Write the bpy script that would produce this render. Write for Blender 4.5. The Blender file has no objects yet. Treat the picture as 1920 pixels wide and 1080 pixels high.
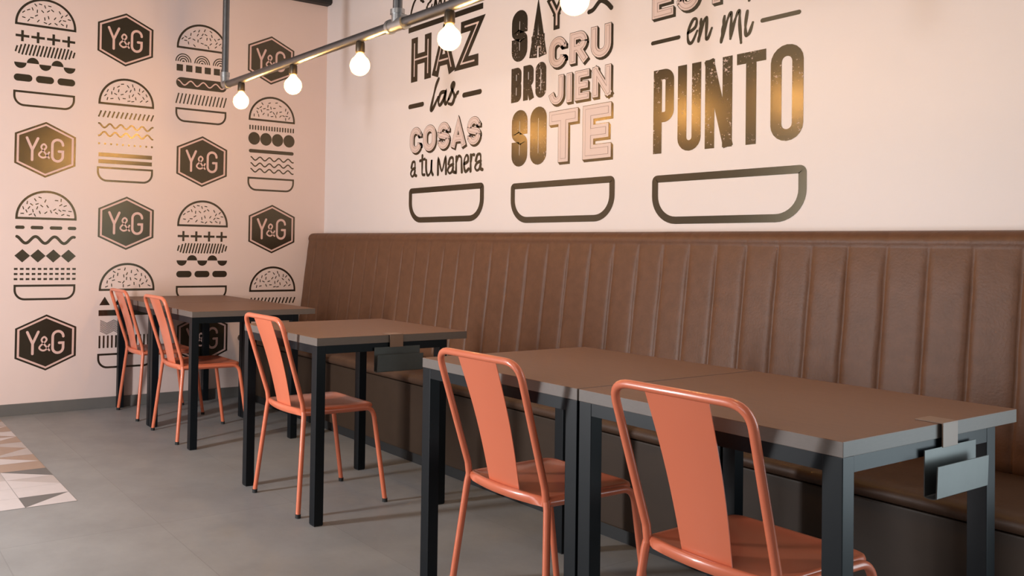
import bpy, bmesh, math, random
from mathutils import Vector, Matrix
random.seed(7)
S = bpy.context.scene
COL = S.collection
PI = math.pi

# ------------------------------------------------------------------ camera
cd = bpy.data.cameras.new('camera')
cam = bpy.data.objects.new('camera', cd)
COL.objects.link(cam)
S.camera = cam
FPX, PX, PY = 1603.134, 657.548, 436.698          # focal length and principal point in a 1920x1080 frame
YAW, PITCH, ROLL = 1.0216, .0157, .0163
cd.sensor_fit = 'HORIZONTAL'
cd.sensor_width = 36
cd.lens = FPX / 1920 * 36
cd.shift_x = (960 - PX) / 1920
cd.shift_y = -(540 - PY) / 1920
cd.clip_start = .02
_f = Vector((-math.sin(YAW) * math.cos(PITCH), math.cos(YAW) * math.cos(PITCH), math.sin(PITCH)))
_r = Vector((math.cos(YAW), math.sin(YAW), 0))
_u = _r.cross(_f)
_R = _r * math.cos(ROLL) + _u * math.sin(ROLL)
_U = _u * math.cos(ROLL) - _r * math.sin(ROLL)
cam.matrix_world = Matrix(((_R.x, _U.x, -_f.x, 5.8196), (_R.y, _U.y, -_f.y, -1.7163), (_R.z, _U.z, -_f.z, 1.1204), (0, 0, 0, 1)))

# ------------------------------------------------------------------ world, lights, exposure
S.view_settings.view_transform = 'Standard'
S.view_settings.look = 'None'
S.view_settings.exposure = 0.0
S.view_settings.gamma = 1.0
S.view_settings.use_curve_mapping = False
W = bpy.data.worlds.new('world')
S.world = W
W.use_nodes = True
W.node_tree.nodes['Background'].inputs[0].default_value = (.75, .85, 1, 1)
W.node_tree.nodes['Background'].inputs[1].default_value = 1.0

def area(name, loc, direction, sx, sy, power, col, spread=PI):
    l = bpy.data.lights.new(name, 'AREA')
    l.shape = 'RECTANGLE'
    l.size, l.size_y = sx, sy
    l.energy = power
    l.color = col
    l.spread = spread
    o = bpy.data.objects.new(name, l)
    COL.objects.link(o)
    o.location = loc
    o.rotation_euler = Vector(direction).to_track_quat('-Z', 'Y').to_euler()
    return o
# daylight entering through the two glazed doors, plus an added fill by the camera
area('daylight_street_door', (2.3, -2.97, 1.15), (0, 1, 0), .25, 1.8, 126, (.97, .98, 1))
area('added_fill_by_camera', (5.4, -2.97, 1.5), (0, 1, 0), 1.7, 1.5, 14, (.92, .97, 1))  # added fill that brightens the right end of the slogan wall
area('daylight_garden_door', (6.15, 1.57, 1.2), (0, -1, 0), 1.4, 2.0, 36, (.78, .95, 1))
# unseen overhead fill, added for ambient light in the room
for lx, ly in ((1.6, -1.9), (4.6, -1.9)):
    area('overhead_fill', (lx, ly, 3.17), (0, 0, -1), 1.0, 1.0, 12, (1, .86, .74))
BULB = 180.0

# ------------------------------------------------------------------ materials
def nodes(name):
    m = bpy.data.materials.new(name)
    m.use_nodes = True
    nt = m.node_tree
    return m, nt, nt.nodes['Principled BSDF']

def mat(name, col, rough=.5, metal=0., spec=.5, coat=0., noise=0., nscale=30., bump=0., bscale=200., stretch=None):
    m, nt, b = nodes(name)
    b.inputs['Base Color'].default_value = (*col, 1)
    b.inputs['Roughness'].default_value = rough
    b.inputs['Metallic'].default_value = metal
    b.inputs['Specular IOR Level'].default_value = spec
    b.inputs['Coat Weight'].default_value = coat
    b.inputs['Coat Roughness'].default_value = .1 if rough > .26 else .22
    tc = nt.nodes.new('ShaderNodeTexCoord')
    src = tc.outputs['Object']
    if stretch:
        mp = nt.nodes.new('ShaderNodeMapping')
        mp.inputs['Scale'].default_value = stretch
        nt.links.new(src, mp.inputs['Vector'])
        src = mp.outputs['Vector']
    if noise:
        n = nt.nodes.new('ShaderNodeTexNoise')
        n.inputs['Scale'].default_value = nscale
        n.inputs['Detail'].default_value = 6
        n.inputs['Roughness'].default_value = .6
        nt.links.new(src, n.inputs['Vector'])
        mx = nt.nodes.new('ShaderNodeMix')
        mx.data_type = 'RGBA'
        mx.inputs['A'].default_value = (*[c * (1 - noise) for c in col], 1)
        mx.inputs['B'].default_value = (*[min(1, c * (1 + noise)) for c in col], 1)
        nt.links.new(n.outputs['Fac'], mx.inputs['Factor'])
        nt.links.new(mx.outputs['Result'], b.inputs['Base Color'])
    if bump:
        n2 = nt.nodes.new('ShaderNodeTexNoise')
        n2.inputs['Scale'].default_value = bscale
        n2.inputs['Detail'].default_value = 3
        nt.links.new(src, n2.inputs['Vector'])
        bp = nt.nodes.new('ShaderNodeBump')
        bp.inputs['Strength'].default_value = bump
        bp.inputs['Distance'].default_value = .002
        nt.links.new(n2.outputs['Fac'], bp.inputs['Height'])
        nt.links.new(bp.outputs['Normal'], b.inputs['Normal'])
    return m

M = {}
M['wall_left'] = mat('pink_wall_paint_warm_lit', (.77, .60, .545), .45, noise=.03, nscale=3, bump=.06, bscale=160)  # same pink as the right wall, its deeper lit tone put into the colour
M['wall_right'] = mat('pink_wall_paint_cool_lit', (.74, .665, .65), .45, noise=.03, nscale=3, bump=.06, bscale=160)  # same pink as the left wall, its paler lit tone put into the colour
M['wall_other'] = mat('dark_taupe_wall_paint', (.20, .18, .165), .7)
M['ceiling'] = mat('grey_ceiling_paint', (.22, .20, .19), .8)
M['skirting'] = mat('grey_tile_skirting', (.135, .125, .115), .5, noise=.12, nscale=8)
M['pink_print'] = mat('pink_print', (.72, .47, .41), .45)
M['pink_print_right'] = mat('pink_print_right', (.66, .52, .48), .45)
M['black_metal'] = mat('black_powder_coated_steel', (.007, .008, .010), .42, spec=.3)
M['table_frame'] = mat('black_blue_table_steel', (.004, .006, .008), .40, spec=.24)
M['beam'] = mat('black_painted_beam', (.012, .011, .010), .6)
M['coral'] = mat('coral_gloss_enamel', (.65, .160, .078), .30, spec=.5, coat=.35)
M['rubber'] = mat('black_rubber', (.012, .012, .012), .7)
M['galv'] = mat('galvanised_steel_pipe', (.20, .20, .205), .36, metal=1., noise=.2, nscale=25)
M['fitting'] = mat('bright_galvanised_fitting', (.45, .45, .45), .38, metal=1., noise=.15, nscale=40)
M['socket'] = mat('bronze_lamp_socket', (.06, .045, .03), .4, metal=.7)
M['holder'] = mat('brushed_steel_holder', (.10, .105, .10), .42, metal=.6, noise=.15, nscale=20)
M['strap'] = mat('brown_painted_strap', (.22, .135, .09), .4)
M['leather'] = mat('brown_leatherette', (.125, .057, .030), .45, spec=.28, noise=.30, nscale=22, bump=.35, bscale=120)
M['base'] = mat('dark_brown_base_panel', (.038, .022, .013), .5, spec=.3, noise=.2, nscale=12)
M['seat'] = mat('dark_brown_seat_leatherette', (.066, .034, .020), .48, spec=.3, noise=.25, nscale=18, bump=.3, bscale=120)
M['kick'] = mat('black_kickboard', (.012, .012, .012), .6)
M['pane'] = mat('white_window_frame', (.6, .6, .6), .5)

def mat_top():
    m = mat('dark_walnut_laminate_top', (.165, .080, .046), .45, spec=.35, noise=.16, nscale=9, stretch=(1.2, 9, 9))
    return m
M['top'] = mat_top()
M['edge'] = mat('grey_brown_table_edge', (.135, .108, .092), .5, noise=.15, nscale=30, stretch=(2, 2, 12))

FILM, FILM_ROUGH = (.108, .090, .062), .255
def film(nt, b):
    # dark mirror film: a glossy lobe and hardly any diffuse
    g = nt.nodes.new('ShaderNodeBsdfAnisotropic')
    g.distribution = 'GGX'
    g.inputs['Color'].default_value = (*FILM, 1)
    g.inputs['Roughness'].default_value = FILM_ROUGH
    return g
def mat_vinyl():
    m, nt, b = nodes('black_bronze_gloss_vinyl')
    b.inputs['Base Color'].default_value = (.012, .010, .008, 1)
    b.inputs['Roughness'].default_value = .8
    b.inputs['Specular IOR Level'].default_value = 0
    g = film(nt, b)
    ad = nt.nodes.new('ShaderNodeAddShader')
    nt.links.new(b.outputs[0], ad.inputs[0]); nt.links.new(g.outputs[0], ad.inputs[1])
    nt.links.new(ad.outputs[0], nt.nodes['Material Output'].inputs['Surface'])
    return m
M['vinyl'] = mat_vinyl()

def mat_distressed():
    m, nt, b = nodes('worn_black_gloss_vinyl')
    b.inputs['Roughness'].default_value = .8
    b.inputs['Specular IOR Level'].default_value = 0
    tc = nt.nodes.new('ShaderNodeTexCoord')
    n = nt.nodes.new('ShaderNodeTexNoise')
    n.inputs['Scale'].default_value = 75
    n.inputs['Detail'].default_value = 4
    n.inputs['Roughness'].default_value = .7
    n3 = nt.nodes.new('ShaderNodeTexNoise')
    n3.inputs['Scale'].default_value = 7
    ad = nt.nodes.new('ShaderNodeMath')
    ad.operation = 'MULTIPLY_ADD'
    ad.inputs[1].default_value = .45
    r = nt.nodes.new('ShaderNodeValToRGB')
    r.color_ramp.elements[0].position = .87
    r.color_ramp.elements[1].position = .90
    r.color_ramp.elements[0].color = (.012, .010, .008, 1)
    r.color_ramp.elements[1].color = (.55, .42, .37, 1)
    nt.links.new(tc.outputs['Object'], n.inputs['Vector'])
    nt.links.new(tc.outputs['Object'], n3.inputs['Vector'])
    nt.links.new(n3.outputs['Fac'], ad.inputs[0])
    nt.links.new(n.outputs['Fac'], ad.inputs[2])
    nt.links.new(ad.outputs[0], r.inputs['Fac'])
    nt.links.new(r.outputs['Color'], b.inputs['Base Color'])
    g = film(nt, b)
    r2 = nt.nodes.new('ShaderNodeValToRGB')
    r2.color_ramp.elements[0].position = .87
    r2.color_ramp.elements[1].position = .90
    r2.color_ramp.elements[0].color = (*FILM, 1)
    r2.color_ramp.elements[1].color = (0, 0, 0, 1)
    nt.links.new(ad.outputs[0], r2.inputs['Fac'])
    nt.links.new(r2.outputs['Color'], g.inputs['Color'])
    sm = nt.nodes.new('ShaderNodeAddShader')
    nt.links.new(b.outputs[0], sm.inputs[0]); nt.links.new(g.outputs[0], sm.inputs[1])
    nt.links.new(sm.outputs[0], nt.nodes['Material Output'].inputs['Surface'])
    return m
M['worn'] = mat_distressed()

def mat_bulb():
    m, nt, b = nodes('glowing_warm_bulb_glass')
    b.inputs['Base Color'].default_value = (1, .85, .6, 1)
    b.inputs['Emission Color'].default_value = (1, .60, .22, 1)
    b.inputs['Emission Strength'].default_value = BULB
    b.inputs['Roughness'].default_value = .2
    return m
M['bulb_core'] = mat_bulb()
def mat_globe():
    m, nt, b = nodes('clear_warm_bulb_glass')
    t = nt.nodes.new('ShaderNodeBsdfTransparent')
    t.inputs['Color'].default_value = (1, .93, .80, 1)
    b.inputs['Base Color'].default_value = (1, .9, .7, 1)
    b.inputs['Roughness'].default_value = .12
    b.inputs['Emission Color'].default_value = (1, .62, .26, 1)
    b.inputs['Emission Strength'].default_value = 3.2
    mx = nt.nodes.new('ShaderNodeMixShader')
    mx.inputs['Fac'].default_value = .30
    nt.links.new(t.outputs[0], mx.inputs[1]); nt.links.new(b.outputs[0], mx.inputs[2])
    nt.links.new(mx.outputs[0], nt.nodes['Material Output'].inputs['Surface'])
    return m
M['bulb'] = mat_globe()

def mat_floor():
    m, nt, b = nodes('grey_concrete_floor_tile')
    tc = nt.nodes.new('ShaderNodeTexCoord')
    mp = nt.nodes.new('ShaderNodeMapping')
    mp.inputs['Location'].default_value = (-.1, -.04, 0)
    br = nt.nodes.new('ShaderNodeTexBrick')
    br.offset = 0
    br.inputs['Scale'].default_value = 1
    br.inputs['Mortar Size'].default_value = .0022
    br.inputs['Brick Width'].default_value = 1.2
    br.inputs['Row Height'].default_value = .6
    br.inputs['Color1'].default_value = (.252, .246, .242, 1)
    br.inputs['Color2'].default_value = (.272, .266, .260, 1)
    br.inputs['Mortar'].default_value = (.228, .222, .217, 1)
    nt.links.new(tc.outputs['Object'], mp.inputs['Vector'])
    nt.links.new(mp.outputs['Vector'], br.inputs['Vector'])
    n = nt.nodes.new('ShaderNodeTexNoise')
    n.inputs['Scale'].default_value = 3.5
    n.inputs['Detail'].default_value = 7
    n.inputs['Roughness'].default_value = .65
    nt.links.new(tc.outputs['Object'], n.inputs['Vector'])
    mx = nt.nodes.new('ShaderNodeMix')
    mx.data_type = 'RGBA'
    mx.blend_type = 'MULTIPLY'
    mx.inputs['Factor'].default_value = .45
    rp = nt.nodes.new('ShaderNodeValToRGB')
    rp.color_ramp.elements[0].position = .35
    rp.color_ramp.elements[0].color = (.72, .72, .72, 1)
    rp.color_ramp.elements[1].position = .65
    rp.color_ramp.elements[1].color = (1.1, 1.1, 1.1, 1)
    nt.links.new(n.outputs['Fac'], rp.inputs['Fac'])
    nt.links.new(br.outputs['Color'], mx.inputs['A'])
    nt.links.new(rp.outputs['Color'], mx.inputs['B'])
    nt.links.new(mx.outputs['Result'], b.inputs['Base Color'])
    b.inputs['Roughness'].default_value = .5
    b.inputs['Specular IOR Level'].default_value = .4
    return m
M['floor'] = mat_floor()
for nm, c in (('tile_white', (.56, .50, .49)), ('tile_grey', (.13, .125, .12)), ('tile_shade_tan', (.36, .25, .19)), ('tile_pale', (.45, .39, .37))):
    M[nm] = mat(nm, c, .45, noise=.07, nscale=14)

# ------------------------------------------------------------------ mesh helpers
class MB:
    def __init__(self):
        self.v = []; self.f = []; self.mi = []; self.sm = []
    def face(self, pts, mi=0, sm=False):
        i = len(self.v)
        self.v += [tuple(p) for p in pts]
        self.f.append(tuple(range(i, i + len(pts)))); self.mi.append(mi); self.sm.append(sm)
    def grid(self, rows, mi=0, sm=True, closed=False):
        i = len(self.v); n = len(rows[0])
        for r in rows: self.v += [tuple(p) for p in r]
        for a in range(len(rows) - 1):
            for b in range(n if closed else n - 1):
                c = (b + 1) % n
                self.f.append((i + a * n + b, i + a * n + c, i + (a + 1) * n + c, i + (a + 1) * n + b))
                self.mi.append(mi); self.sm.append(sm)
    def box(self, x0, x1, y0, y1, z0, z1, mi=0, bev=0.):
        bm = bmesh.new()
        vs = [bm.verts.new((x, y, z)) for x in (x0, x1) for y in (y0, y1) for z in (z0, z1)]
        for q in ((0, 1, 3, 2), (4, 6, 7, 5), (0, 4, 5, 1), (2, 3, 7, 6), (0, 2, 6, 4), (1, 5, 7, 3)):
            bm.faces.new([vs[k] for k in q])
        if bev:
            bmesh.ops.bevel(bm, geom=list(bm.edges), offset=bev, segments=2, affect='EDGES', profile=.6)
        bmesh.ops.recalc_face_normals(bm, faces=bm.faces)
        i = len(self.v)
        bm.verts.index_update()
        self.v += [tuple(v.co) for v in bm.verts]
        for f in bm.faces:
            self.f.append(tuple(i + v.index for v in f.verts)); self.mi.append(mi); self.sm.append(False)
        bm.free()
    def tube(self, path, r, n=12, mi=0, caps=True):
        P = [Vector(p) for p in path]
        rr = r if isinstance(r, (list, tuple)) else [r] * len(P)
        T = []
        for k in range(len(P)):
            a = P[max(k - 1, 0)]; b = P[min(k + 1, len(P) - 1)]
            T.append((b - a).normalized())
        ref = Vector((0, 0, 1)) if abs(T[0].z) < .9 else Vector((1, 0, 0))
        N = (ref - T[0] * ref.dot(T[0])).normalized()
        rows = []
        for k in range(len(P)):
            N = (N - T[k] * N.dot(T[k])).normalized()
            B = T[k].cross(N)
            rows.append([P[k] + (N * math.cos(2 * PI * q / n) + B * math.sin(2 * PI * q / n)) * rr[k] for q in range(n)])
        self.grid(rows, mi, True, True)
        if caps:
            self.face(list(reversed(rows[0])), mi); self.face(rows[-1], mi)
    def lathe(self, prof, c, n=24, mi=0):
        rows = [[(c[0] + r * math.cos(2 * PI * q / n), c[1] + r * math.sin(2 * PI * q / n), c[2] + z) for q in range(n)] for r, z in prof]
        self.grid(rows, mi, True, True)
    def build(self, name, m, parent=None, normals=True):
        me = bpy.data.meshes.new(name)
        me.from_pydata(self.v, [], self.f)
        for x in (m if isinstance(m, (list, tuple)) else [m]):
            me.materials.append(x)
        for p, a, s in zip(me.polygons, self.mi, self.sm):
            p.material_index = a; p.use_smooth = s
        if normals:
            bm = bmesh.new(); bm.from_mesh(me)
            bmesh.ops.recalc_face_normals(bm, faces=bm.faces)
            bm.to_mesh(me); bm.free()
        o = bpy.data.objects.new(name, me)
        COL.objects.link(o)
        if parent: o.parent = parent
        return o

def fillet(pts, r, n=6):
    P = [Vector(p) for p in pts]
    out = [P[0]]
    for k in range(1, len(P) - 1):
        a = (P[k - 1] - P[k]); b = (P[k + 1] - P[k])
        rk = r[k - 1] if isinstance(r, (list, tuple)) else r
        if rk <= 0:
            out.append(P[k]); continue
        an = a.normalized(); bn = b.normalized()
        ang = an.angle(bn)
        d = min(rk / math.tan(ang / 2), a.length * .49, b.length * .49)
        p0 = P[k] + an * d; p1 = P[k] + bn * d
        for q in range(n + 1):
            t = q / n
            out.append(p0 * (1 - t) ** 2 + P[k] * 2 * t * (1 - t) + p1 * t * t)
    out.append(P[-1])
    return out

def empty(name, loc, label, cat, group=None, rz=0):
    o = bpy.data.objects.new(name, None)
    COL.objects.link(o)
    o.location = loc; o.rotation_euler = (0, 0, rz)
    o.empty_display_size = .1
    return tag(o, label, cat, group)

def tag(o, label, cat, group=None):
    o['label'] = label; o['category'] = cat
    if group: o['group'] = group
    return o

def structure(o):
    o['kind'] = 'structure'
    return o

def copy_thing(root, loc, label, rz=0, group=None):
    r = root.copy(); COL.objects.link(r)
    r.location = loc; r.rotation_euler = (0, 0, rz); r['label'] = label
    if group: r['group'] = group
    for ch in list(root.children):
        c = ch.copy(); COL.objects.link(c); c.parent = r
        for g in list(ch.children):
            d = g.copy(); COL.objects.link(d); d.parent = c
    return r

# ------------------------------------------------------------------ room shell
XR, YF, YW, H = 7.1, -3.0, 1.6, 3.2
b = MB(); b.box(-.15, XR + .15, YF - .15, YW + .15, -.12, 0)
structure(b.build('floor', M['floor']))
b = MB(); b.box(-.15, XR + .15, YF - .15, YW + .15, H, H + .12)
structure(b.build('ceiling', M['ceiling']))
b = MB(); b.box(-.15, 0, YF - .15, YW + .15, 0, H)
structure(b.build('wall_left', M['wall_left']))
def holed_wall(name, y0, y1, holes, m):
    b = MB(); u = 0.
    for h0, h1, z0, z1 in holes:
        b.box(u, h0, y0, y1, 0, H)
        if z0 > 0: b.box(h0, h1, y0, y1, 0, z0)
        b.box(h0, h1, y0, y1, z1, H)
        u = h1
    b.box(u, XR, y0, y1, 0, H)
    structure(b.build(name, m))
def window(name, y0, y1, h0, h1, z0, z1):
    b = MB(); w = .05
    b.box(h0, h0 + w, y0, y1, z0, z1, 0, .004); b.box(h1 - w, h1, y0, y1, z0, z1, 0, .004)
    b.box(h0 + w, h1 - w, y0, y1, z1 - w, z1, 0, .004); b.box(h0 + w, h1 - w, y0, y1, z0, z0 + w, 0, .004)
    structure(b.build(name, M['pane']))
holed_wall('wall_right', YW, YW + .15, ((5.4, 6.9, 0, 2.3),), M['wall_right'])
holed_wall('wall_front', YF - .15, YF, ((2.0, 2.6, .05, 2.2), (4.5, 6.3, .7, 2.3)), M['wall_other'])
b = MB(); b.box(XR, XR + .15, YF, YW, 0, H)
structure(b.build('wall_back', M['wall_other']))
window('door_1', YF - .13, YF - .07, 2.0, 2.6, .05, 2.2)
window('fill_window', YF - .13, YF - .07, 4.5, 6.3, .7, 2.3)  # unseen opening, added to go with the fill light by the camera
window('door_2', YW + .07, YW + .13, 5.4, 6.9, 0, 2.3)
b = MB(); b.box(0, .012, YF, YW, 0, .073, 0, .002)
structure(b.build('baseboard_left', M['skirting']))

# black beam along the head of the left wall
b = MB()
prof = [(.0, 3.0), (.058, 3.0), (.075, 3.012), (.075, 3.12), (.0, 3.12)]
rows = [[(x + .002, y, z) for x, z in prof] for y in (YF + .02, YW - .004)]
b.grid(rows, 0, False, True); b.face(list(reversed(rows[0]))); b.face(rows[1])
tag(b.build('steel_beam', M['beam']), 'black steel beam running along the top of the burger-print wall to the corner', 'beam')

# patterned corner of the floor
b = MB()
XE, YE, CX, CY = 2.04, -.768, .1555, .2135
mats = ['tile_white', 'tile_grey', 'tile_shade_tan', 'tile_pale']
rnd = random.Random(11)
def tri(p, mi): b.face([(x, y, .0012) for x, y in p], mi)
for j in range(12):
    for i in range(13):
        x1 = XE - i * CX; x0 = x1 - CX; y1 = YE - j * CY; y0 = y1 - CY
        A = 0; B = 0
        if i > 4: A, B = rnd.choice(((2, 2), (2, 3), (3, 2), (2, 0), (0, 2)))  # tan on the far tiles paints in the warm shade there
        else: A, B = rnd.choice(((0, 0), (0, 3), (3, 0), (0, 1), (1, 0), (0, 0)))
        flip = (i + j) % 2
        if j == 0: A, B, flip = {0: (1, 0, 0), 1: (0, 0, 0), 2: (0, 3, 1), 3: (0, 1, 1), 4: (2, 2, 0)}.get(i, (A, B, flip))
        if j == 1: A, B, flip = {0: (0, 0, 0), 1: (0, 0, 1), 2: (0, 0, 1), 3: (0, 3, 0)}.get(i, (A, B, flip))
        g = .0007
        x0 += g; x1 -= g; y0 += g; y1 -= g
        if flip: tri(((x0, y0), (x1, y1), (x0, y1)), B); tri(((x0, y0), (x1, y0), (x1, y1)), A)
        else: tri(((x0, y0), (x1, y0), (x0, y1)), A); tri(((x1, y0), (x1, y1), (x0, y1)), B)
structure(b.build('floor_patterned', [M[k] for k in mats]))

# ------------------------------------------------------------------ banquette
BX0, BX1 = .004, 5.12
bench = empty('banquette', (BX0, 1.2, 0), 'long brown leatherette banquette with channelled back along the slogan wall', 'bench')
def bpart(mb, name, m):
    o = mb.build(name, m)
    o.parent = bench; o.matrix_parent_inverse = Matrix.Translation(bench.location).inverted()
    return o
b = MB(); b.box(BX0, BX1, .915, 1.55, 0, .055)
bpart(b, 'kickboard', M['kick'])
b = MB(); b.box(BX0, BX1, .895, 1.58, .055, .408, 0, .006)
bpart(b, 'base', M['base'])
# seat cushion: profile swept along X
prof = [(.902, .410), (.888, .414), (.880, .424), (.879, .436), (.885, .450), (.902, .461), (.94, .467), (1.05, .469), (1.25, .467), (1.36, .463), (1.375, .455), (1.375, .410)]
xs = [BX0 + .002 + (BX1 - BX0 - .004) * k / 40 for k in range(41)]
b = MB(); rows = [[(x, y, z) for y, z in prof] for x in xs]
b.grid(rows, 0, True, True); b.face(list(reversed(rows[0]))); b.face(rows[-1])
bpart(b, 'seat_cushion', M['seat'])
# backrest with vertical channels
seams = [BX0]
x = 3.168
while x - .1447 > BX0 + .05: x -= .1447
lo = x
seams = [BX0]
x = lo
while x < BX1 - .05:
    seams.append(x); x += .1447 if x < 3.1 else .1340
seams.append(BX1)
front = [(1.380, .44), (1.383, .50), (1.392, .58), (1.403, .67), (1.413, .75), (1.424, .84), (1.435, .93), (1.445, 1.01), (1.453, 1.08), (1.460, 1.146)]
crown = [(1.4625, 1.156), (1.461, 1.163), (1.4615, 1.174), (1.468, 1.191), (1.482, 1.203), (1.502, 1.209), (1.54, 1.211), (1.585, 1.209), (1.597, 1.2)]
rows = []
rj = random.Random(3)
NS = 14
for a, c in zip(seams[:-1], seams[1:]):
    wob = [rj.uniform(-.0022, .0022) for _ in front]
    amp = rj.uniform(.85, 1.15)
    for q in range(NS + (1 if c == BX1 else 0)):
        t = q / NS
        t = .5 - .5 * math.cos(PI * t) * (1 - .25 * math.sin(PI * t))
        xx = a + (c - a) * t
        puff = (1 - abs(2 * t - 1) ** 9)
        drop = .006 * (1 - xx / 3.0)
        row = []
        for k, (y, z) in enumerate(front):
            fade = min(1, (len(front) - 1 - k) / 1.0)
            row.append((xx + wob[k] * (1 if 0 < t < 1 else 0), y - .0085 * puff * amp * (0.25 + .75 * fade) + .003, z + drop * z))
        for k, (y, z) in enumerate(crown):
            bul = .002 * puff if 1 < k < 5 else 0
            row.append((xx, y - (.0012 if k else 0) - bul * .5, z + drop * z + bul * .5))
        row.append((xx, 1.597, .44))
        rows.append(row)
b = MB(); b.grid(rows, 0, True, True); b.face(list(reversed(rows[0]))); b.face(rows[-1])
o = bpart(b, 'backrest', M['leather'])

# ------------------------------------------------------------------ tables
TW, TD, LEGD, LW = .694, .765, .655, .0415
def make_table(loc, label):
    t = empty('dining_table', loc, label, 'table', 'dark topped tables along the banquette')
    b = MB()
    b.box(0, TW, 0, TD, .719, .751, 1, .0012)
    for i, f in enumerate(b.f):
        zs = [b.v[k][2] for k in f]
        if min(zs) > .7495: b.mi[i] = 0
    b.build('tabletop', [M['top'], M['edge']], t)
    b = MB()
    b.box(LW, TW - LW, .002, LW, .686, .7188); b.box(LW, TW - LW, LEGD - LW, LEGD - .002, .686, .7188)
    b.box(.002, LW, LW, LEGD - LW, .686, .7188); b.box(TW - LW, TW - .002, LW, LEGD - LW, .686, .7188)
    b.build('apron', M['table_frame'], t)
    for x in (.001, TW - LW - .001):
        for y in (.001, LEGD - LW):
            b = MB(); b.box(x, x + LW, y, y + LW, .004, .7188, 0, .0015)
            o = b.build('leg', M['table_frame'], t)
            b = MB(); b.box(x + .002, x + LW - .002, y + .002, y + LW - .002, 0, .0045)
            b.build('foot_pad', M['rubber'], o)
    return t
NX, MX = 3.4945, 2.1425
T0 = make_table((NX + .7, -.002, 0), 'nearest dark table, its right end open toward the camera with a bright steel holder')
copy_thing(T0, (NX, -.002, 0), 'dark table pushed against the left side of the nearest table')
copy_thing(T0, (MX, -.040, 0), 'dark table standing alone in the middle of the row, one chair at it')
copy_thing(T0, (.716, -.018, 0), 'far dark table, second from the burger-print wall, pushed against another table')
copy_thing(T0, (.016, -.018, 0), 'farthest dark table, its end touching the burger-print wall')

# sheet metal holders clipped over table ends
def make_holder(loc, label):
    h = empty('hanging_holder', loc, label, 'holder', 'sheet metal holders clipped to table ends')
    b = MB()   # strap: over the top and down the edge
    b.box(-.05, .008, .045, .112, .7512, .7538, 0, .0006)
    b.box(.005, .008, .045, .112, .700, .7516, 0, .0006)
    b.build('strap', M['strap'], h)
    b = MB()   # folded tray: back plate, rounded bottom, front plate
    pr = [(.0045, .702), (.0045, .604)]
    for q in range(9):
        a = PI + PI * q / 8
        pr.append((.0175 + .013 * math.cos(a), .604 + .004 * math.sin(a)))
    pr += [(.0325, .672)]
    th = .0022
    inner = []
    for k in range(len(pr)):
        a = Vector(pr[max(0, k - 1)]); c = Vector(pr[min(len(pr) - 1, k + 1)])
        d = (c - a).normalized(); inner.append((pr[k][0] - d.y * th, pr[k][1] + d.x * th))
    loop = pr + inner[::-1]
    rows = [[(x, y, z) for x, z in loop] for y in (-.032, .200)]
    b.grid(rows, 0, False, True)
    n = len(pr)
    for r, rev in ((rows[0], False), (rows[1], True)):
        for k in range(n - 1):
            q = [r[k], r[k + 1], r[2 * n - 2 - k], r[2 * n - 1 - k]]
            b.face(q[::-1] if rev else q)
    b.build('tray', M['holder'], h)
    return h
H0 = make_holder((NX + .7 + TW + .0005, .335, 0), 'pale steel holder clipped over the open end of the nearest table')
copy_thing(H0, (MX + TW + .0005, .262, 0), 'dark steel holder clipped over the end of the lone middle table')

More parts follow.
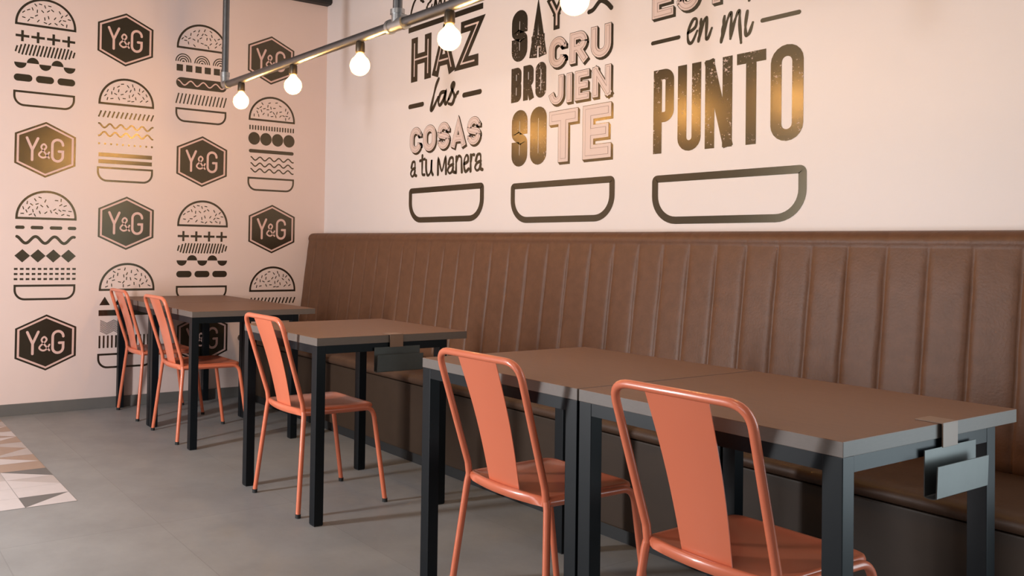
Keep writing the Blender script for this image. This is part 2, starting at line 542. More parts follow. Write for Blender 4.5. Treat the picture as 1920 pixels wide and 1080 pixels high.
# ------------------------------------------------------------------ chairs
def make_chair(loc, label):
    ch = empty('metal_chair', loc, label, 'chair', 'coral metal chairs along the tables')
    R = .0105
    KZ, TZ, TY = .430, .812, -.120
    kw, tw, fw, ff = .166, .178, .208, .188
    # back frame: one bent tube from seat to seat
    b = MB()
    pts = [(-kw, 0, KZ - .012), (-kw, -.006, KZ + .03), (-tw, TY, TZ), (tw, TY, TZ), (kw, -.006, KZ + .03), (kw, 0, KZ - .012)]
    b.tube(fillet(pts, [.03, .052, .052, .03], 8), R, 14)
    b.build('back_frame', M['coral'], ch)
    # splat
    b = MB()
    n = 10; rows = []
    for side in (0, 1):
        for k in range(n + 1):
            t = k / n
            z = KZ - .006 + (TZ - .004 - KZ + .006) * t
            y = -.004 + (TY + .001 + .004) * t + .010 * math.sin(PI * t)
            w = .064 + (.083 - .064) * t
            y += .0012 if side else -.0012
            r = [(-w + 2 * w * q / 6, y - .004 * (1 - (2 * q / 6 - 1) ** 2), z) for q in range(7)]
            rows.append(r)
    b.grid(rows[:n + 1], 0, True); b.grid([list(reversed(r)) for r in rows[n + 1:]], 0, True)
    for k in range(n):
        f0, f1, g0, g1 = rows[k], rows[k + 1], rows[n + 1 + k], rows[n + 2 + k]
        b.face([f0[0], f1[0], g1[0], g0[0]]); b.face([f0[-1], g0[-1], g1[-1], f1[-1]])
    b.build('splat', M['coral'], ch)
    # seat pan with rolled rim
    out = []
    def arc(cx, cy, r, a0, a1, n=6):
        for q in range(n + 1):
            a = a0 + (a1 - a0) * q / n
            out.append((cx + r * math.cos(a), cy + r * math.sin(a)))
    for q in range(9):
        t = -1 + 2 * q / 8
        out.append((t * .150, -.004 - .022 * (1 - t * t)))
    arc(.150, .014, .018, -PI / 2, 0, 4)
    arc(.138, .318, .034, 0, PI / 2, 6)
    arc(-.138, .318, .034, PI / 2, PI, 6)
    arc(-.150, .014, .018, PI, 1.5 * PI, 4)
    c = Vector((0, .16))
    def ring(s, z, ins=0.):
        r = []
        for x, y in out:
            v = Vector((x, y)) - c
            v = v * s - v.normalized() * ins
            r.append((c.x + v.x, c.y + v.y, z))
        return r
    zt = KZ + .004
    rows = [ring(1, zt - .030, .006), ring(1, zt - .022, 0), ring(1, zt - .011, -.003), ring(1, zt - .003, 0), ring(1, zt, .006),
            ring(1, zt - .002, .014), ring(.82, zt - .007), ring(.5, zt - .011), ring(.2, zt - .012)]
    b = MB(); b.grid(rows, 0, True, True); b.face(rows[-1], 0, True)
    low = [ring(1, zt - .030, .006), ring(.6, zt - .020), ring(.2, zt - .018)]
    b.grid([list(reversed(r)) for r in low], 0, True, True); b.face(list(reversed(low[-1])), 0, True)
    b.build('seat', M['coral'], ch)
    # legs
    for s in (-1, 1):
        b = MB()
        b.tube([(s * fw, -.040, .012), (s * (kw + .006), -.002, KZ - .03), (s * kw, 0, KZ - .004)], R, 14)
        o = b.build('leg', M['coral'], ch)
        b = MB(); b.tube([(s * fw, -.0405, 0), (s * fw, -.0402, .016)], R + .0012, 14)
        b.build('foot_cap', M['rubber'], o)
        b = MB()
        pts = [(s * (kw + .003), .004, KZ - .010), (s * .179, .338, KZ - .010), (s * ff, .402, .012)]
        b.tube(fillet(pts, .055, 8), R, 14)
        o = b.build('leg', M['coral'], ch)
        b = MB(); b.tube([(s * ff, .4025, 0), (s * ff, .4022, .016)], R + .0012, 14)
        b.build('foot_cap', M['rubber'], o)
    return ch
C0 = make_chair((4.592, -.006, 0), 'coral metal chair at the nearest table, closest to the camera')
copy_thing(C0, (3.915, -.004, 0), 'coral metal chair second nearest, left of the closest chair')
copy_thing(C0, (2.494, .000, 0), 'coral metal chair alone at the middle table')
copy_thing(C0, (1.036, .012, 0), 'coral metal chair at the far tables, second from the burger-print wall')
copy_thing(C0, (.324, .012, 0), 'farthest coral metal chair, beside the burger-print wall')

# ------------------------------------------------------------------ lamp rail
YR = .4
def rz_(x): return 2.122 - .0125 * (x - .816)
RX0, RX1 = .816, 6.55
rail = empty('pipe_lamp_rail', (2.726, YR, rz_(2.726)), 'grey steel pipe rail with bare glowing bulbs hanging above the tables', 'lamp')
def rpart(mb, name, m, parent=None):
    o = mb.build(name, m)
    if parent is None:
        o.parent = rail; o.matrix_parent_inverse = Matrix.Translation(rail.location).inverted()
    else:
        o.parent = parent
        o.matrix_parent_inverse = Matrix.Identity(4)
    return o
PR = .0225
b = MB(); b.tube([(RX0, YR, rz_(RX0)), (RX1, YR, rz_(RX1))], PR, 20)
rpart(b, 'rail_pipe', M['galv'])
b = MB()
b.tube(fillet([(RX0 + .055, YR, rz_(RX0)), (RX0 - .004, YR, rz_(RX0)), (RX0 - .004, YR, rz_(RX0) + .075)], .035, 8), PR + .005, 20)
b.tube([(RX0 - .004, YR, rz_(RX0) + .055), (RX0 - .004, YR, rz_(RX0) + .08)], PR + .008, 20)
rpart(b, 'elbow', M['fitting'])
for px in (2.726, 4.636):
    b = MB(); z = rz_(px)
    b.tube([(px - .055, YR, rz_(px - .055)), (px + .055, YR, rz_(px + .055))], PR + .006, 20)
    b.tube([(px - .062, YR, rz_(px - .062)), (px - .045, YR, rz_(px - .045))], PR + .010, 20)
    b.tube([(px + .045, YR, rz_(px + .045)), (px + .062, YR, rz_(px + .062))], PR + .010, 20)
    b.tube([(px, YR, z), (px, YR, z + .06)], PR + .005, 20)
    b.tube([(px, YR, z + .045), (px, YR, z + .066)], PR + .010, 20)
    rpart(b, 'tee_fitting', M['fitting'])
for px in (RX0 - .004, 2.726, 4.636):
    b = MB(); b.tube([(px, YR, rz_(px) + .03), (px, YR, H - .012)], PR - .001, 20)
    rpart(b, 'drop_pipe', M['galv'])
    b = MB(); b.lathe([(.0, 0), (.05, 0), (.055, -.004), (.055, -.012), (.024, -.016), (.024, -.03)], (px, YR, H))
    rpart(b, 'ceiling_flange', M['fitting'])
for k in range(6):
    x = 1.066 + .677 * k
    z = rz_(x) - PR
    b = MB()
    b.lathe([(.0, .004), (.018, .004), (.0215, -.004), (.0225, -.045), (.018, -.052), (.0, -.052)], (x, YR, z))
    s = rpart(b, 'lamp_socket', M['socket'])
    b = MB()
    R = .048
    pr = [(.0001, -.157)]
    cz = -.109
    for q in range(1, 13):
        a = -PI / 2 + (PI * .80) * q / 12
        pr.append((R * math.cos(a), cz + R * math.sin(a)))
    pr += [(.0175, -.057), (.016, -.048)]
    b.lathe(pr, (x, YR, z))
    o = b.build('bulb', M['bulb'])
    o.parent = s
    o.matrix_parent_inverse = Matrix.Identity(4)
    b = MB()
    b.lathe([(.0001, cz - .040)] + [(.0365 * math.cos(-PI / 2 + PI * q / 12), cz + .002 + .041 * math.sin(-PI / 2 + PI * q / 12)) for q in range(1, 12)] + [(.0001, cz + .043)], (x, YR, z))
    o = b.build('bulb_core', M['bulb_core'])
    o.parent = s
    o.matrix_parent_inverse = Matrix.Identity(4)

# ------------------------------------------------------------------ flat wall graphics
class Ink:
    """flat vinyl shapes in wall coordinates (u right, v up); every layer sits a hair above the one below"""
    def __init__(self, wall, lift=.0010):
        self.wall = wall; self.lift = lift; self.mb = MB(); self.k = 0
    def p(self, u, v):
        e = self.lift + self.k * 4e-6
        return (e, u, v) if self.wall == 'L' else (u, YW - e, v)
    def poly(self, pts):
        self.k += 1
        self.mb.face([self.p(*q) for q in pts])
    def strip(self, A, B, closed=False):
        self.k += 1
        n = len(A)
        for i in range(n if closed else n - 1):
            j = (i + 1) % n
            self.mb.face([self.p(*A[i]), self.p(*A[j]), self.p(*B[j]), self.p(*B[i])])
    def stroke(self, pts, w, cap='round', closed=False):
        P = [Vector(q) for q in pts]
        Q = [P[0]]
        for q in P[1:]:
            if (q - Q[-1]).length > 1e-5: Q.append(q)
        P = Q
        if closed and (P[0] - P[-1]).length < 1e-5: P.pop()
        n = len(P)
        ws = w if isinstance(w, list) else [w] * n
        if isinstance(w, list) and len(w) != n: ws = [w[min(len(w) - 1, round(i * (len(w) - 1) / max(1, n - 1)))] for i in range(n)]
        A, B = [], []
        for i in range(n):
            d0 = (P[i] - P[i - 1]) if (i > 0 or closed) else (P[1] - P[0])
            d1 = (P[(i + 1) % n] - P[i]) if (i < n - 1 or closed) else d0
            d0 = d0.normalized(); d1 = d1.normalized()
            n0 = Vector((-d0.y, d0.x)); n1 = Vector((-d1.y, d1.x))
            m = n0 + n1
            m = n0 if m.length < .2 else m.normalized()
            k = min(1 / max(.35, m.dot(n0)), 2.2)
            A.append(P[i] + m * ws[i] / 2 * k); B.append(P[i] - m * ws[i] / 2 * k)
        self.strip([tuple(a) for a in A], [tuple(q) for q in B], closed)
        if cap == 'round' and not closed:
            for e, s in ((0, -1), (n - 1, 1)):
                d = (P[min(e + 1, n - 1)] - P[max(e - 1, 0)]).normalized() * s
                t = Vector((-d.y, d.x)); r = ws[e] / 2
                self.mb.face([self.p(*(P[e] + t * r * math.cos(PI * q / 10) + d * r * math.sin(PI * q / 10))) for q in range(11)])
    def disc(self, u, v, r, n=24, a0=0, a1=2 * PI):
        full = abs(a1 - a0) > 6.2
        self.poly([(u + r * math.cos(a0 + (a1 - a0) * q / n), v + r * math.sin(a0 + (a1 - a0) * q / n)) for q in range(n if full else n + 1)])
    def rect(self, u0, u1, v0, v1):
        self.poly([(u0, v0), (u1, v0), (u1, v1), (u0, v1)])
    def pill(self, u0, u1, v, h):
        self.stroke([(u0 + h / 2, v), (u1 - h / 2, v)], h)
    def build(self, name, m, parent):
        # normals point into the room
        o = self.mb.build(name, m, None, normals=False)
        me = o.data
        bm = bmesh.new(); bm.from_mesh(me)
        for f in bm.faces:
            f.normal_update()
            nn = f.normal.x if self.wall == 'L' else -f.normal.y
            if nn < 0: f.normal_flip()
        bm.to_mesh(me); bm.free()
        o.parent = parent
        o.matrix_parent_inverse = Matrix.Translation(parent.location).inverted()
        return o

def arcpts(cx, cy, rx, ry, a0, a1, n=10):
    return [(cx + rx * math.cos(a0 + (a1 - a0) * q / n), cy + ry * math.sin(a0 + (a1 - a0) * q / n)) for q in range(n + 1)]
def spline(pts, n=8):
    P = [Vector(p) for p in pts]; out = []
    for i in range(len(P) - 1):
        p0 = P[max(i - 1, 0)]; p1 = P[i]; p2 = P[i + 1]; p3 = P[min(i + 2, len(P) - 1)]
        for q in range(n):
            t = q / n
            out.append(tuple(.5 * ((2 * p1) + (p2 - p0) * t + (2 * p0 - 5 * p1 + 4 * p2 - p3) * t * t + (3 * p1 - p0 - 3 * p2 + p3) * t ** 3)))
    out.append(tuple(P[-1]))
    return out

# skeleton strokes of condensed capitals, in real units (w, h = box of the stroke centre line)
def glyph(ch, w, h):
    r = w / 2
    d = math.radians
    if ch == 'O': return [(arcpts(r, h - r, r, r, 0, PI) + arcpts(r, r, r, r, PI, 2 * PI), True)]
    if ch == 'C': return [([(w, h * .68)] + arcpts(r, h - r, r, r, 0, PI) + arcpts(r, r, r, r, PI, 2 * PI) + [(w, h * .32)], False)]
    if ch == 'G': return [([(w, h * .76)] + arcpts(r, h - r, r, r, 0, PI) + arcpts(r, r, r, r, PI, 2 * PI) + [(w, h * .46), (w * .62, h * .46)], False)]
    if ch == 'U': return [([(0, h)] + arcpts(r, r, r, r, PI, 2 * PI) + [(w, h)], False)]
    if ch == 'J': return [([(w, h)] + arcpts(r, r, r, r, 0, -PI * .92)[0:], False)]
    if ch == 'S':
        return [([(w, h * .70)] + arcpts(r, h - r, r, r, 0, PI) + spline([(0, h - r - .01 * h), (0, h * .64), (w * .12, h * .56), (w * .88, h * .44), (w, h * .36), (w, r + .01 * h)], 5) + arcpts(r, r, r, r, 0, -PI) + [(0, h * .30)], False)]
    if ch == 'P': return [([(0, 0), (0, h)], False), ([(0, h), (w - r * .9, h)] + arcpts(w - r * .9, h - r * .9, r * .9, r * .9, PI / 2, 0) + arcpts(w - r * .9, h * .42 + r * .9, r * .9, r * .9, 0, -PI / 2) + [(0, h * .42)], False)]
    if ch == 'B':
        q = r * .8
        return [([(0, 0), (0, h)], False), ([(0, h), (w - q, h)] + arcpts(w - q, h - q, q, q, PI / 2, 0) + arcpts(w - q, h * .53 + q, q, q, 0, -PI / 2) + [(0, h * .53)], False),
                ([(w - q, h * .53)] + arcpts(w - q, h * .53 - q, q, q, PI / 2, 0) + arcpts(w - q, q, q, q, 0, -PI / 2) + [(0, 0)], False)]
    if ch == 'R':
        q = r * .85
        return [([(0, 0), (0, h)], False), ([(0, h), (w - q, h)] + arcpts(w - q, h - q, q, q, PI / 2, 0) + arcpts(w - q, h * .47 + q, q, q, 0, -PI / 2) + [(0, h * .47)], False), ([(w * .45, h * .47), (w, 0)], False)]
    if ch == 'A': return [([(0, 0), (w * .5, h), (w, 0)], False), ([(w * .2, h * .26), (w * .8, h * .26)], False)]
    if ch == 'N': return [([(0, 0), (0, h)], False), ([(w, 0), (w, h)], False), ([(0, h), (w, 0)], False)]
    if ch == 'T': return [([(0, h), (w, h)], False), ([(r, h), (r, 0)], False)]
    if ch == 'I': return [([(0, 0), (0, h)], False)]
    if ch == 'E': return [([(0, 0), (0, h)], False), ([(0, h), (w, h)], False), ([(0, h * .5), (w * .86, h * .5)], False), ([(0, 0), (w, 0)], False)]
    if ch == 'H': return [([(0, 0), (0, h)], False), ([(w, 0), (w, h)], False), ([(0, h * .5), (w, h * .5)], False)]
    if ch == 'Z': return [([(0, h), (w, h), (0, 0), (w, 0)], False)]
    if ch == 'Y': return [([(0, h), (r, h * .46)], False), ([(w, h), (r, h * .46)], False), ([(r, h * .5), (r, 0)], False)]
    if ch == '&': return [(spline([(w, 0), (w * .30, h * .62), (w * .22, h * .84), (w * .46, h), (w * .70, h * .84), (w * .58, h * .64), (w * .10, h * .36), (0, h * .16), (w * .34, 0), (w * .72, h * .10), (w, h * .42)], 6), False)]

def letter(ink, ch, x, y, W, Hh, sw, cap='butt', width=None, shear=0., dx=0., dy=0., ext=True):
    """letter whose outer box is x..x+W, y..y+Hh for nominal stroke sw; width may differ (inlines, outlines)"""
    wd = sw if width is None else width
    for pts, closed in glyph(ch, max(W - sw, .0001), Hh - sw):
        q = [(x + sw / 2 + u + dx + shear * v, y + sw / 2 + v + dy) for u, v in pts]
        if not closed and cap == 'butt' and ext:
            # square ends reach the edge of the box
            for e, f in ((0, 1), (-1, -2)):
                a = Vector(q[e]); c = Vector(q[f]); dd = (a - c).normalized() * (wd / 2)
                q[e] = tuple(a + dd)
        ink.stroke(q, wd, 'round' if cap == 'round' else 'butt', closed)

# ---- hexagon badges and burgers on the left wall
def ytilt(y, z): return y - .0225 * (z - 1.2)
def hexpts(y, z, k):
    return [(y, z + .183 * k), (y + .193 * k, z + .097 * k), (y + .193 * k, z - .097 * k), (y, z - .183 * k), (y - .193 * k, z - .097 * k), (y - .193 * k, z + .097 * k)]
def badge(yc, z, label):
    y = ytilt(yc, z)
    t = empty('badge_decal', (0, y, z), label, 'wall decal', 'hexagon badges printed on the pink wall')
    i = Ink('L', .0010); i.poly(hexpts(y, z, 1)); i.build('hexagon', M['vinyl'], t)
    i = Ink('L', .0014); A = hexpts(y, z, .93); B = hexpts(y, z, .86); i.strip(A, B, True); i.build('ring', M['pink_print'], t)
    for ch, x, w, hh, dz in (('Y', -.126, .085, .158, -.079), ('&', -.046, .074, .100, -.058), ('G', .034, .084, .158, -.079)):
        i = Ink('L', .0014)
        letter(i, ch, y + x, z + dz, w, hh, .0165 if ch != '&' else .0115, cap='round')
        i.build({'Y': 'letter_y', '&': 'ampersand', 'G': 'letter_g'}[ch], M['pink_print'], t)
YC = [-.497, .036, .590, 1.147]
badge(YC[0], 1.720, 'hexagonal monogram badge turned gold by lamp reflection, left column, upper')
badge(YC[0], .459, 'black hexagonal monogram badge lowest on the left, above the skirting')
badge(YC[1], 2.515, 'black hexagonal monogram badge highest in the second column from the left')
badge(YC[1], 1.254, 'black hexagonal monogram badge at mid height in the second column, above the triangle burger')
badge(YC[2], 1.714, 'black hexagonal monogram badge in the third column, below the lamp rail elbow')
badge(YC[2], .440, 'black hexagonal monogram badge seen beneath the far tabletop')
badge(YC[3], 2.515, 'black hexagonal monogram badge crossed by the pipe rail near the corner')
badge(YC[3], 1.241, 'black hexagonal monogram badge in the right column beside the banquette end')

def wave(u0, u1, v, amp, periods, ph=0., n=16):
    return [(u0 + (u1 - u0) * q / (n * periods), v + amp * math.cos(2 * PI * q / n + ph)) for q in range(int(n * periods) + 1)]

def burger(yc, z0, kind, label):
    y = ytilt(yc, z0 - .2)
    t = empty('burger_decal', (0, y, z0), label, 'wall decal', 'line-drawn burgers printed on the pink wall')
    W = .1935
    V = M['vinyl']
    i = Ink('L'); sw = .0145
    i.stroke([(y - W + sw / 2, z0)] + arcpts(y, z0 + .004, W - sw / 2, .172, PI, 0, 28) + [(y + W - sw / 2, z0)], sw, closed=True)
    i.build('top_bun', V, t)
    rs = random.Random({'A': 5, 'B': 6, 'C': 7, 'D': 8, 'E': 9, 'F': 10}[kind])
    i = Ink('L', .0011); got = []
    tries = 0
    while len(got) < 30 and tries < 4000:
        tries += 1
        u = rs.uniform(-.155, .155); v = rs.uniform(.022, .145)
        if (u / .168) ** 2 + (v / .150) ** 2 > 1: continue
        if any(math.hypot(u - a, v - c) < .0255 for a, c in got): continue
        got.append((u, v))
        a = rs.uniform(0, PI)
        du, dv = .0105 * math.cos(a), .0105 * math.sin(a)
        i.stroke([(y + u - du, z0 + v - dv), (y + u + du, z0 + v + dv)], .0062, 'butt')
    s = i.build('sesame_seeds', V, t)
    s['kind'] = 'stuff'
    def L(name, fn, lift=.0010, m=None):
        for f in (fn if isinstance(fn, list) else [fn]):
            k = Ink('L', lift); f(k); k.build(name, m or V, t)
    z = z0
    def plus(c):
        return lambda k: k.poly([(y + c + a, z - .077 + d) for a, d in ((-.042, -.008), (-.008, -.008), (-.008, -.036), (.008, -.036), (.008, -.008), (.042, -.008), (.042, .008), (.008, .008), (.008, .036), (-.008, .036), (-.008, .008), (-.042, .008))])
    def slants(n, v, h, lean, w, trim=0.):
        def f(k):
            for q in range(n):
                c = -W + .012 + (2 * W - .024) * q / (n - 1)
                e = 1 - trim * max(0, abs(2 * q / (n - 1) - 1) - .8) / .2
                k.stroke([(y + c - lean * e, z + v - h * e), (y + c + lean * e, z + v + h * e)], w, 'butt')
        return f
    def moon(q):
        return lambda k: k.disc(y + (q - 2) * .0775, z - .250, .038, 14, *((PI, 2 * PI) if q % 2 == 0 else (0, PI)))
    def pills(n, v, h, gap):
        w = (2 * W - gap * (n - 1)) / n
        return [lambda k, q=q: k.pill(y - W + q * (w + gap), y - W + q * (w + gap) + w, z + v, h) for q in range(n)]
    def dots(n, vs, r, sq):
        def f(k):
            for v in vs:
                for q in range(n):
                    c = y - W + .01 + (2 * W - .02) * q / (n - 1)
                    if sq: k.rect(c - .011, c + .011, z + v - .0065, z + v + .0065)
                    else: k.disc(c, z + v, r, 10)
        return f
    if kind == 'A':
        L('plus_sign', [plus(c) for c in (-.146, -.049, .049, .146)])
        L('striped_patty', slants(17, -.163, .036, .010, .0105, .45))
        L('half_moon', [moon(q) for q in range(5)])
        L('pill', pills(3, -.348, .046, .022))
    elif kind == 'B':
        L('dash', [lambda k, a=a, c=c: k.pill(y + a, y + c, z - .060, .022) for a, c in ((-.193, -.135), (-.098, -.018), (.022, .102), (.137, .193))])
        L('wavy_line', lambda k: k.stroke(wave(y - W + .012, y + W - .012, z - .140, .022, 3, .3), .0185))
        L('diamond', [lambda k, c=c: k.poly([(y + c + a, z - .244 + d) for a, d in ((-.048, 0), (0, -.043), (.048, 0), (0, .043))]) for c in (-.1455, -.0485, .0485, .1455)])
        L('dotted_rows', dots(11, (-.329, -.362, -.395), .008, True))
    elif kind == 'C':
        L('slanted_tick_row', slants(13, -.073, .022, .009, .0105))
        L('wavy_line', lambda k: k.stroke(wave(y - W + .006, y + W - .006, z - .152, .014, 5, 0), .0115))
        L('wavy_line', lambda k: k.stroke(wave(y - W + .006, y + W - .006, z - .208, .014, 5, PI), .0115))
        L('dot_row', dots(10, (-.275,), .0075, False))
        L('bar', lambda k: k.rect(y - W + .008, y + W - .008, z - .363, z - .336))
        L('bar', lambda k: k.rect(y - W + .008, y + W - .008, z - .409, z - .382))
    elif kind == 'D':
        def rainbow(c):
            def g(k):
                for r in (.056, .040, .024): k.stroke(arcpts(y + c, z - .103, r, r, 0, PI, 16), .0075, 'butt')
                k.disc(y + c, z - .103, .010, 12, 0, PI)
            return g
        L('rainbow', [rainbow(c) for c in (-.142, 0, .142)])
        L('square', [lambda k, c=c: k.rect(y + c - .0235, y + c + .0235, z - .170, z - .123) for c in (-.168, -.0975, -.027, .0435, .114, .168 + .002)])
        L('sausage', lambda k: k.pill(y - W, y + W, z - .252, .076))
        L('sauce_line', lambda k: k.stroke(wave(y - W + .014, y + W - .014, z - .252, .016, 3.75, 0), .009), .0014, M['pink_print'])
        L('slanted_line_row', slants(14, -.365, .037, .010, .0095))
    elif kind == 'E':
        L('tick_row', slants(17, -.060, .017, 0, .011))
        L('disc', [lambda k, c=c: k.disc(y + c, z - .142, .0475, 28) for c in (-.146, -.0487, .0487, .146)])
        L('bar', lambda k: k.pill(y - W + .006, y + W - .006, z - .236, .026))
        for v in (-.292, -.337, -.380):
            L('wavy_line', lambda k, v=v: k.stroke(wave(y - W + .025, y + W - .008, z + v, .0125, 4.5, .4), .0095))
    elif kind == 'F':
        L('triangle', [lambda k, c=c: k.poly([(y + c - .036, z - .104), (y + c + .036, z - .104), (y + c, z - .046)]) for c in (-.152, -.051, .051, .152)])
        L('bar', lambda k: k.rect(y - W + .002, y + W - .002, z - .176, z - .137))
        def chev(k):
            for q in range(10):
                v = z - .205 - q * .0082
                k.stroke([(y - W + .014 + .1835 / 2 * 2 * e / 4 * 1.0, v - (.022 if e % 2 else 0)) for e in range(5)], .0032, 'butt')
        L('chevron_lines', chev)
        L('vertical_line_row', slants(14, -.352, .042, 0, .012))
    # bottom bun
    i = Ink('L'); sw = .0135
    w = W - sw / 2 + .001; zt = z0 - .438; zb = z0 - .526; r = .062
    pts = [(y - w, zt), (y - w, zb + r)] + arcpts(y - w + r, zb + r, r, r, PI, 1.5 * PI, 8) + arcpts(y + w - r, zb + r, r, r, 1.5 * PI, 2 * PI, 8) + [(y + w, zt)]
    i.stroke(pts, sw, closed=True)
    i.build('bottom_bun', V, t)
burger(YC[0], 2.525, 'A', 'line-drawn burger at the top of the left column, with plus signs')
burger(YC[0], 1.269, 'B', 'line-drawn burger with diamonds in the left column')
burger(YC[1], 2.065, 'C', 'line-drawn burger tinted gold by the lamps, with two wavy lines')
burger(YC[1], .798, 'F', 'line-drawn burger with triangles, half hidden behind the farthest chair')
burger(YC[2], 2.520, 'D', 'line-drawn burger with rainbow arcs, behind the vertical end pipe')
burger(YC[2], 1.251, 'A', 'line-drawn burger with plus signs standing behind the far tabletop')
burger(YC[3], 2.057, 'E', 'line-drawn burger with four black discs, below the pipe rail')
burger(YC[3], .776, 'C', 'line-drawn burger in the right column, lower half hidden by the far table')

# ---- slogans on the right wall
PR_ = M['pink_print_right']
def outlined_bun(t, x0, x1, z0, z1, sw, r):
    i = Ink('R')
    h = sw / 2
    pts = fillet([(x0 + h, z1 - h - .03, 0), (x0 + h, z1 - h, 0), (x1 - h, z1 - h, 0), (x1 - h, z1 - h - .03, 0)], .015, 5)
    P = [(p.x, p.y) for p in pts]
    P += [(x1 - h, z0 + h + r)] + arcpts(x1 - h - r, z0 + h + r, r, r, 0, -PI / 2, 10) + arcpts(x0 + h + r, z0 + h + r, r, r, -PI / 2, -PI, 10)
    i.stroke(P, sw, closed=True)
    i.build('bottom_bun', M['vinyl'], t)

def word(t, name, s, x0, x1, z0, z1, sw, m, gap=.02, cap='butt', widths=None, shear=0.):
    ws = widths or [1] * len(s)
    W = (x1 - x0 - gap * (len(s) - 1)) / sum(ws)
    x = x0
    for ch, k in zip(s, ws):
        i = Ink('R')
        letter(i, ch, x, z0, W * k, z1 - z0, sw, cap, shear=shear)
        i.build('letter_' + ch.lower(), m, t)
        x += W * k + gap

def word3d(t, name, s, x0, x1, z0, z1, sw, gap, widths=None, cap='butt', lines=True):
    """pale letters with a dark drop shade, outline and inline"""
    ws = widths or [1] * len(s)
    W = (x1 - x0 - gap * (len(s) - 1)) / sum(ws)
    x = x0
    for ch, k in zip(s, ws):
        sh = Ink('R', .0008); ol = Ink('R', .0014); fc = Ink('R', .0020); l1 = Ink('R', .0026); l2 = Ink('R', .0032)
        a = (ch, x, z0, W * k, z1 - z0, sw)
        for e in (.004, .008, .012):
            letter(sh, *a, cap, dx=e * .9, dy=-e)
        letter(ol, *a, cap, width=sw)
        letter(fc, *a, cap, width=sw - .0055)
        if lines:
            letter(l1, *a, cap, width=sw * .50)
            letter(l2, *a, cap, width=sw * .50 - .0045)
        x += W * k + gap
        o = sh.build('letter_' + ch.lower(), M['vinyl'], t)
        for ink, nm, m in ((ol, 'outline', M['vinyl']), (fc, 'letter_face', PR_), (l1, 'inline', M['vinyl_soft']), (l2, 'inline_face', PR_)):
            if ink.mb.f:
                q = ink.build(nm, m, t)
                q.parent = o
                q.matrix_parent_inverse = Matrix.Identity(4)
M['vinyl_soft'] = mat('brown_inline_print', (.30, .20, .17), .4)

def script(t, name, strokes, x, z, s, w, slant=.0, breaks=None):
    i = Ink('R')
    grp = name.split('_')[1]
    for si, st in enumerate(strokes):
        pts = spline([(x + (u + slant * v) * s[0], z + v * s[1]) for u, v in st], 8)
        n = len(pts)
        ws = [w * (.62 + .38 * abs(math.sin(3.2 * q / max(1, n - 1) * PI * .9 + .6))) for q in range(n)]
        i.stroke(pts, ws, 'round')
        if breaks and si + 1 in breaks:
            i.build('letter_' + breaks[si + 1], M['vinyl'], t); i = Ink('R')
    if i.mb.f: i.build('letter_' + grp[-1], M['vinyl'], t)

# slogan one
t = empty('slogan_decal', (1.52, YW, 1.9), 'leftmost wall slogan reading HAZ las COSAS a tu manera', 'wall decal', 'slogans printed on the long wall')
outlined_bun(t, 1.141, 1.908, 1.283, 1.513, .036, .115)
# a tu manera (tall narrow hand lettering)
def hand(t, name, items, z0, w):
    for (x, wd, h, strokes), ch in zip(items, name.split('_')[1]):
        i = Ink('R')
        for st in strokes:
            pts = spline([(x + u * wd, z0 + v * h) for u, v in st], 6)
            i.stroke(pts, [w * (.72 + .45 * abs(math.cos(3.1 * q / len(pts)))) for q in range(len(pts))], 'round')
        i.build('letter_' + ch, M['vinyl'], t)
a_ = [[(.15, .62), (.35, .95), (.75, .95), (.8, .55), (.8, .12), (1.05, .02)], [(.8, .55), (.3, .45), (.05, .2), (.3, 0), (.65, .1), (.8, .35)]]
t_ = [[(.5, 1.35), (.48, .6), (.52, .12), (1, .05)], [(0, 1.02), (1, 1.1)]]
u_ = [[(.05, 1), (.08, .35), (.3, 0), (.65, .1), (.85, .5), (.88, 1), (.86, .3), (1.08, 0)]]
m_ = [[(.02, 0), (.06, 1), (.5, .2), (.92, 1.05), (1, 0)]]
n_ = [[(.05, 0), (.08, 1)], [(.08, .7), (.4, 1.02), (.78, .9), (.85, .4), (.9, 0)]]
e_ = [[(.1, .5), (.7, .62), (.75, .9), (.45, 1.02), (.12, .75), (.08, .3), (.35, 0), (.85, .15)]]
r_ = [[(.1, 0), (.12, 1)], [(.12, .6), (.4, .98), (.85, .98)]]
xh = .098
hand(t, 'script_a', [(1.156, .062, xh, a_)], 1.592, .018)
hand(t, 'script_tu', [(1.262, .050, xh, t_), (1.325, .072, xh, u_)], 1.590, .018)
hand(t, 'script_manera', [(1.455, .085, xh, m_), (1.555, .070, xh, a_), (1.637, .068, xh, n_), (1.715, .055, xh, e_), (1.777, .042, xh, r_), (1.820, .068, xh, a_)], 1.588, .018)
word3d(t, 'word_cosas', 'COSAS', 1.143, 1.872, 1.744, 1.918, .046, .014, [1, 1.05, .95, 1.05, .95])
# las + dashes
i = Ink('R'); i.pill(1.119, 1.295, 2.062, .031); i.build('dash', M['vinyl'], t)
i = Ink('R'); i.pill(1.692, 1.876, 2.060, .031); i.build('dash', M['vinyl'], t)
script(t, 'script_las', [[(.50, 1.30), (.37, 1.0), (.23, .45), (.12, -.05), (.15, -.17), (.28, .02), (.48, .42)],
                         [(.86, .60), (.62, .58), (.50, .2), (.58, .02), (.74, .22), (.88, .62), (.82, .22), (.88, .02), (1.02, .22)],
                         [(1.02, .22), (1.22, .66), (1.30, .86), (1.22, .92), (1.15, .72), (1.30, .30), (1.20, -.04), (1.02, .0)],
                         [(1.22, .0), (1.36, .3), (1.48, .46)]], 1.348, 2.028, (.205, .134), .026, 0, {1: 'l', 2: 'a'})
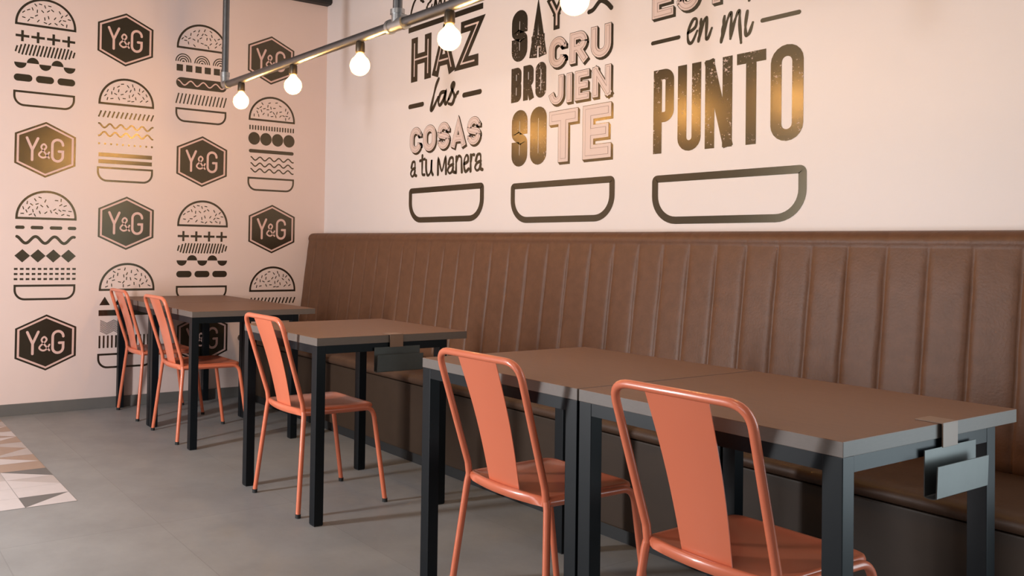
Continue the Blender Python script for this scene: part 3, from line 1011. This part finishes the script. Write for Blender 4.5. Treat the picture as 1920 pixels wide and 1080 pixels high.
# HAZ: dark letters with a pale inline
for ch, x, w, shr in (('H', 1.145, .222, 0), ('A', 1.385, .228, 0), ('Z', 1.640, .200, .13)):
    sw = .072
    i = Ink('R', .0010); j = Ink('R', .0016)
    letter(i, ch, x, 2.222, w, .296, sw, 'butt', shear=shr)
    letter(j, ch, x, 2.222, w, .296, sw, 'butt', width=.011, shear=shr, ext=False)
    o = i.build('letter_' + ch.lower(), M['vinyl'], t)
    q = j.build('inline', PR_, t); q.parent = o; q.matrix_parent_inverse = Matrix.Identity(4)
i = Ink('R'); i.poly([(1.108, 2.562), (1.878, 2.556), (1.878, 2.592), (1.108, 2.598)]); i.build('bar', M['vinyl'], t)
script(t, 'script_como', [[(.78, 1.02), (.62, 1.22), (.30, 1.0), (.08, .35), (.10, 0), (.3, -.03)], [(.62, 1.22), (.74, .95), (.90, .82)],
                          [(1.08, .42), (1.18, .62), (1.36, .74)], [(1.0, .30), (1.05, .1), (1.25, .1), (1.4, .5)],
                          [(1.5, .1), (1.62, .72), (1.72, .2), (1.9, .7), (1.95, .1)], [(2.15, .5), (2.1, .1), (2.35, .1), (2.4, .6), (2.15, .6)]], 1.115, 2.635, (.18, .125), .020, 0, {2: 'c', 4: 'o', 5: 'm'})

# slogan two
t = empty('slogan_decal', (2.52, YW, 1.9), 'middle wall slogan reading SABROSO Y CRUJIENTE', 'wall decal', 'slogans printed on the long wall')
outlined_bun(t, 2.142, 2.896, 1.266, 1.492, .034, .115)
word(t, 'word_so', 'SO', 2.144, 2.421, 1.585, 1.904, .062, M['worn'], .022)
word(t, 'word_bro', 'BRO', 2.135, 2.413, 1.952, 2.148, .039, M['worn'], .015)
word(t, 'word_sa', 'SA', 2.134, 2.410, 2.180, 2.472, .062, M['worn'], .020)
word3d(t, 'word_te', 'TE', 2.440, 2.872, 1.584, 1.864, .076, .030, [1.1, 1])
word3d(t, 'word_jien', 'JIEN', 2.438, 2.868, 1.896, 2.054, .042, .018, [.95, .36, .9, 1.1])
word3d(t, 'word_cru', 'CRU', 2.432, 2.866, 2.094, 2.262, .046, .022, [1, .95, 1.05])
i = Ink('R', .0010); j = Ink('R', .0016)
letter(i, 'Y', 2.418, 2.303, .135, .185, .045); letter(j, 'Y', 2.418, 2.303, .135, .185, .045, width=.013, ext=False)
o = i.build('letter_y', M['vinyl'], t); q = j.build('inline', PR_, t); q.parent = o; q.matrix_parent_inverse = Matrix.Identity(4)
i = Ink('R'); i.stroke(spline([(2.715, 2.345), (2.745, 2.352), (2.79, 2.385), (2.83, 2.367), (2.862, 2.334)], 8), .024); i.build('squiggle', M['vinyl'], t)

# slogan three
t = empty('slogan_decal', (3.49, YW, 1.8), 'rightmost wall slogan with the word PUNTO in large letters', 'wall decal', 'slogans printed on the long wall')
outlined_bun(t, 3.121, 3.868, 1.247, 1.476, .034, .115)
word(t, 'word_punto', 'PUNTO', 3.124, 3.852, 1.578, 1.972, .0475, M['worn'], .021, widths=[.98, 1.05, 1.15, 1.15, 1.2])
i = Ink('R'); i.pill(3.106, 3.270, 2.105, .019); i.build('dash', M['vinyl'], t)
i = Ink('R'); i.pill(3.664, 3.840, 2.093, .019); i.build('dash', M['vinyl'], t)
script(t, 'script_en', [[(.10, .45), (.45, .62), (.52, .92), (.34, .95), (.10, .5), (.12, .08), (.30, .02), (.55, .45)],
                        [(.62, .0), (.70, .5), (.74, .9)], [(.66, .15), (.84, .72), (1.0, .92), (1.0, .5), (.98, .08), (1.08, .05), (1.25, .42)]], 3.300, 2.066, (.106, .108), .016, 0, {1: 'e'})
script(t, 'script_mi', [[(.05, .0), (.12, .5), (.18, .92)], [(.08, .1), (.28, .72), (.45, .98), (.45, .5), (.43, .05)], [(.44, .12), (.62, .72), (.78, .98), (.80, .5), (.86, -.18)],
                        [(1.10, .90), (1.03, .4), (1.06, .05), (1.18, .1), (1.32, .45)], [(1.17, 1.27), (1.20, 1.34)]], 3.474, 2.040, (.118, .120), .016, 0, {3: 'm', 4: 'i', 5: 'i_dot'})
word3d(t, 'word_estoy', 'ESTOY', 3.110, 3.845, 2.216, 2.385, .044, .014, [.9, .92, 1, 1.1, 1.05])
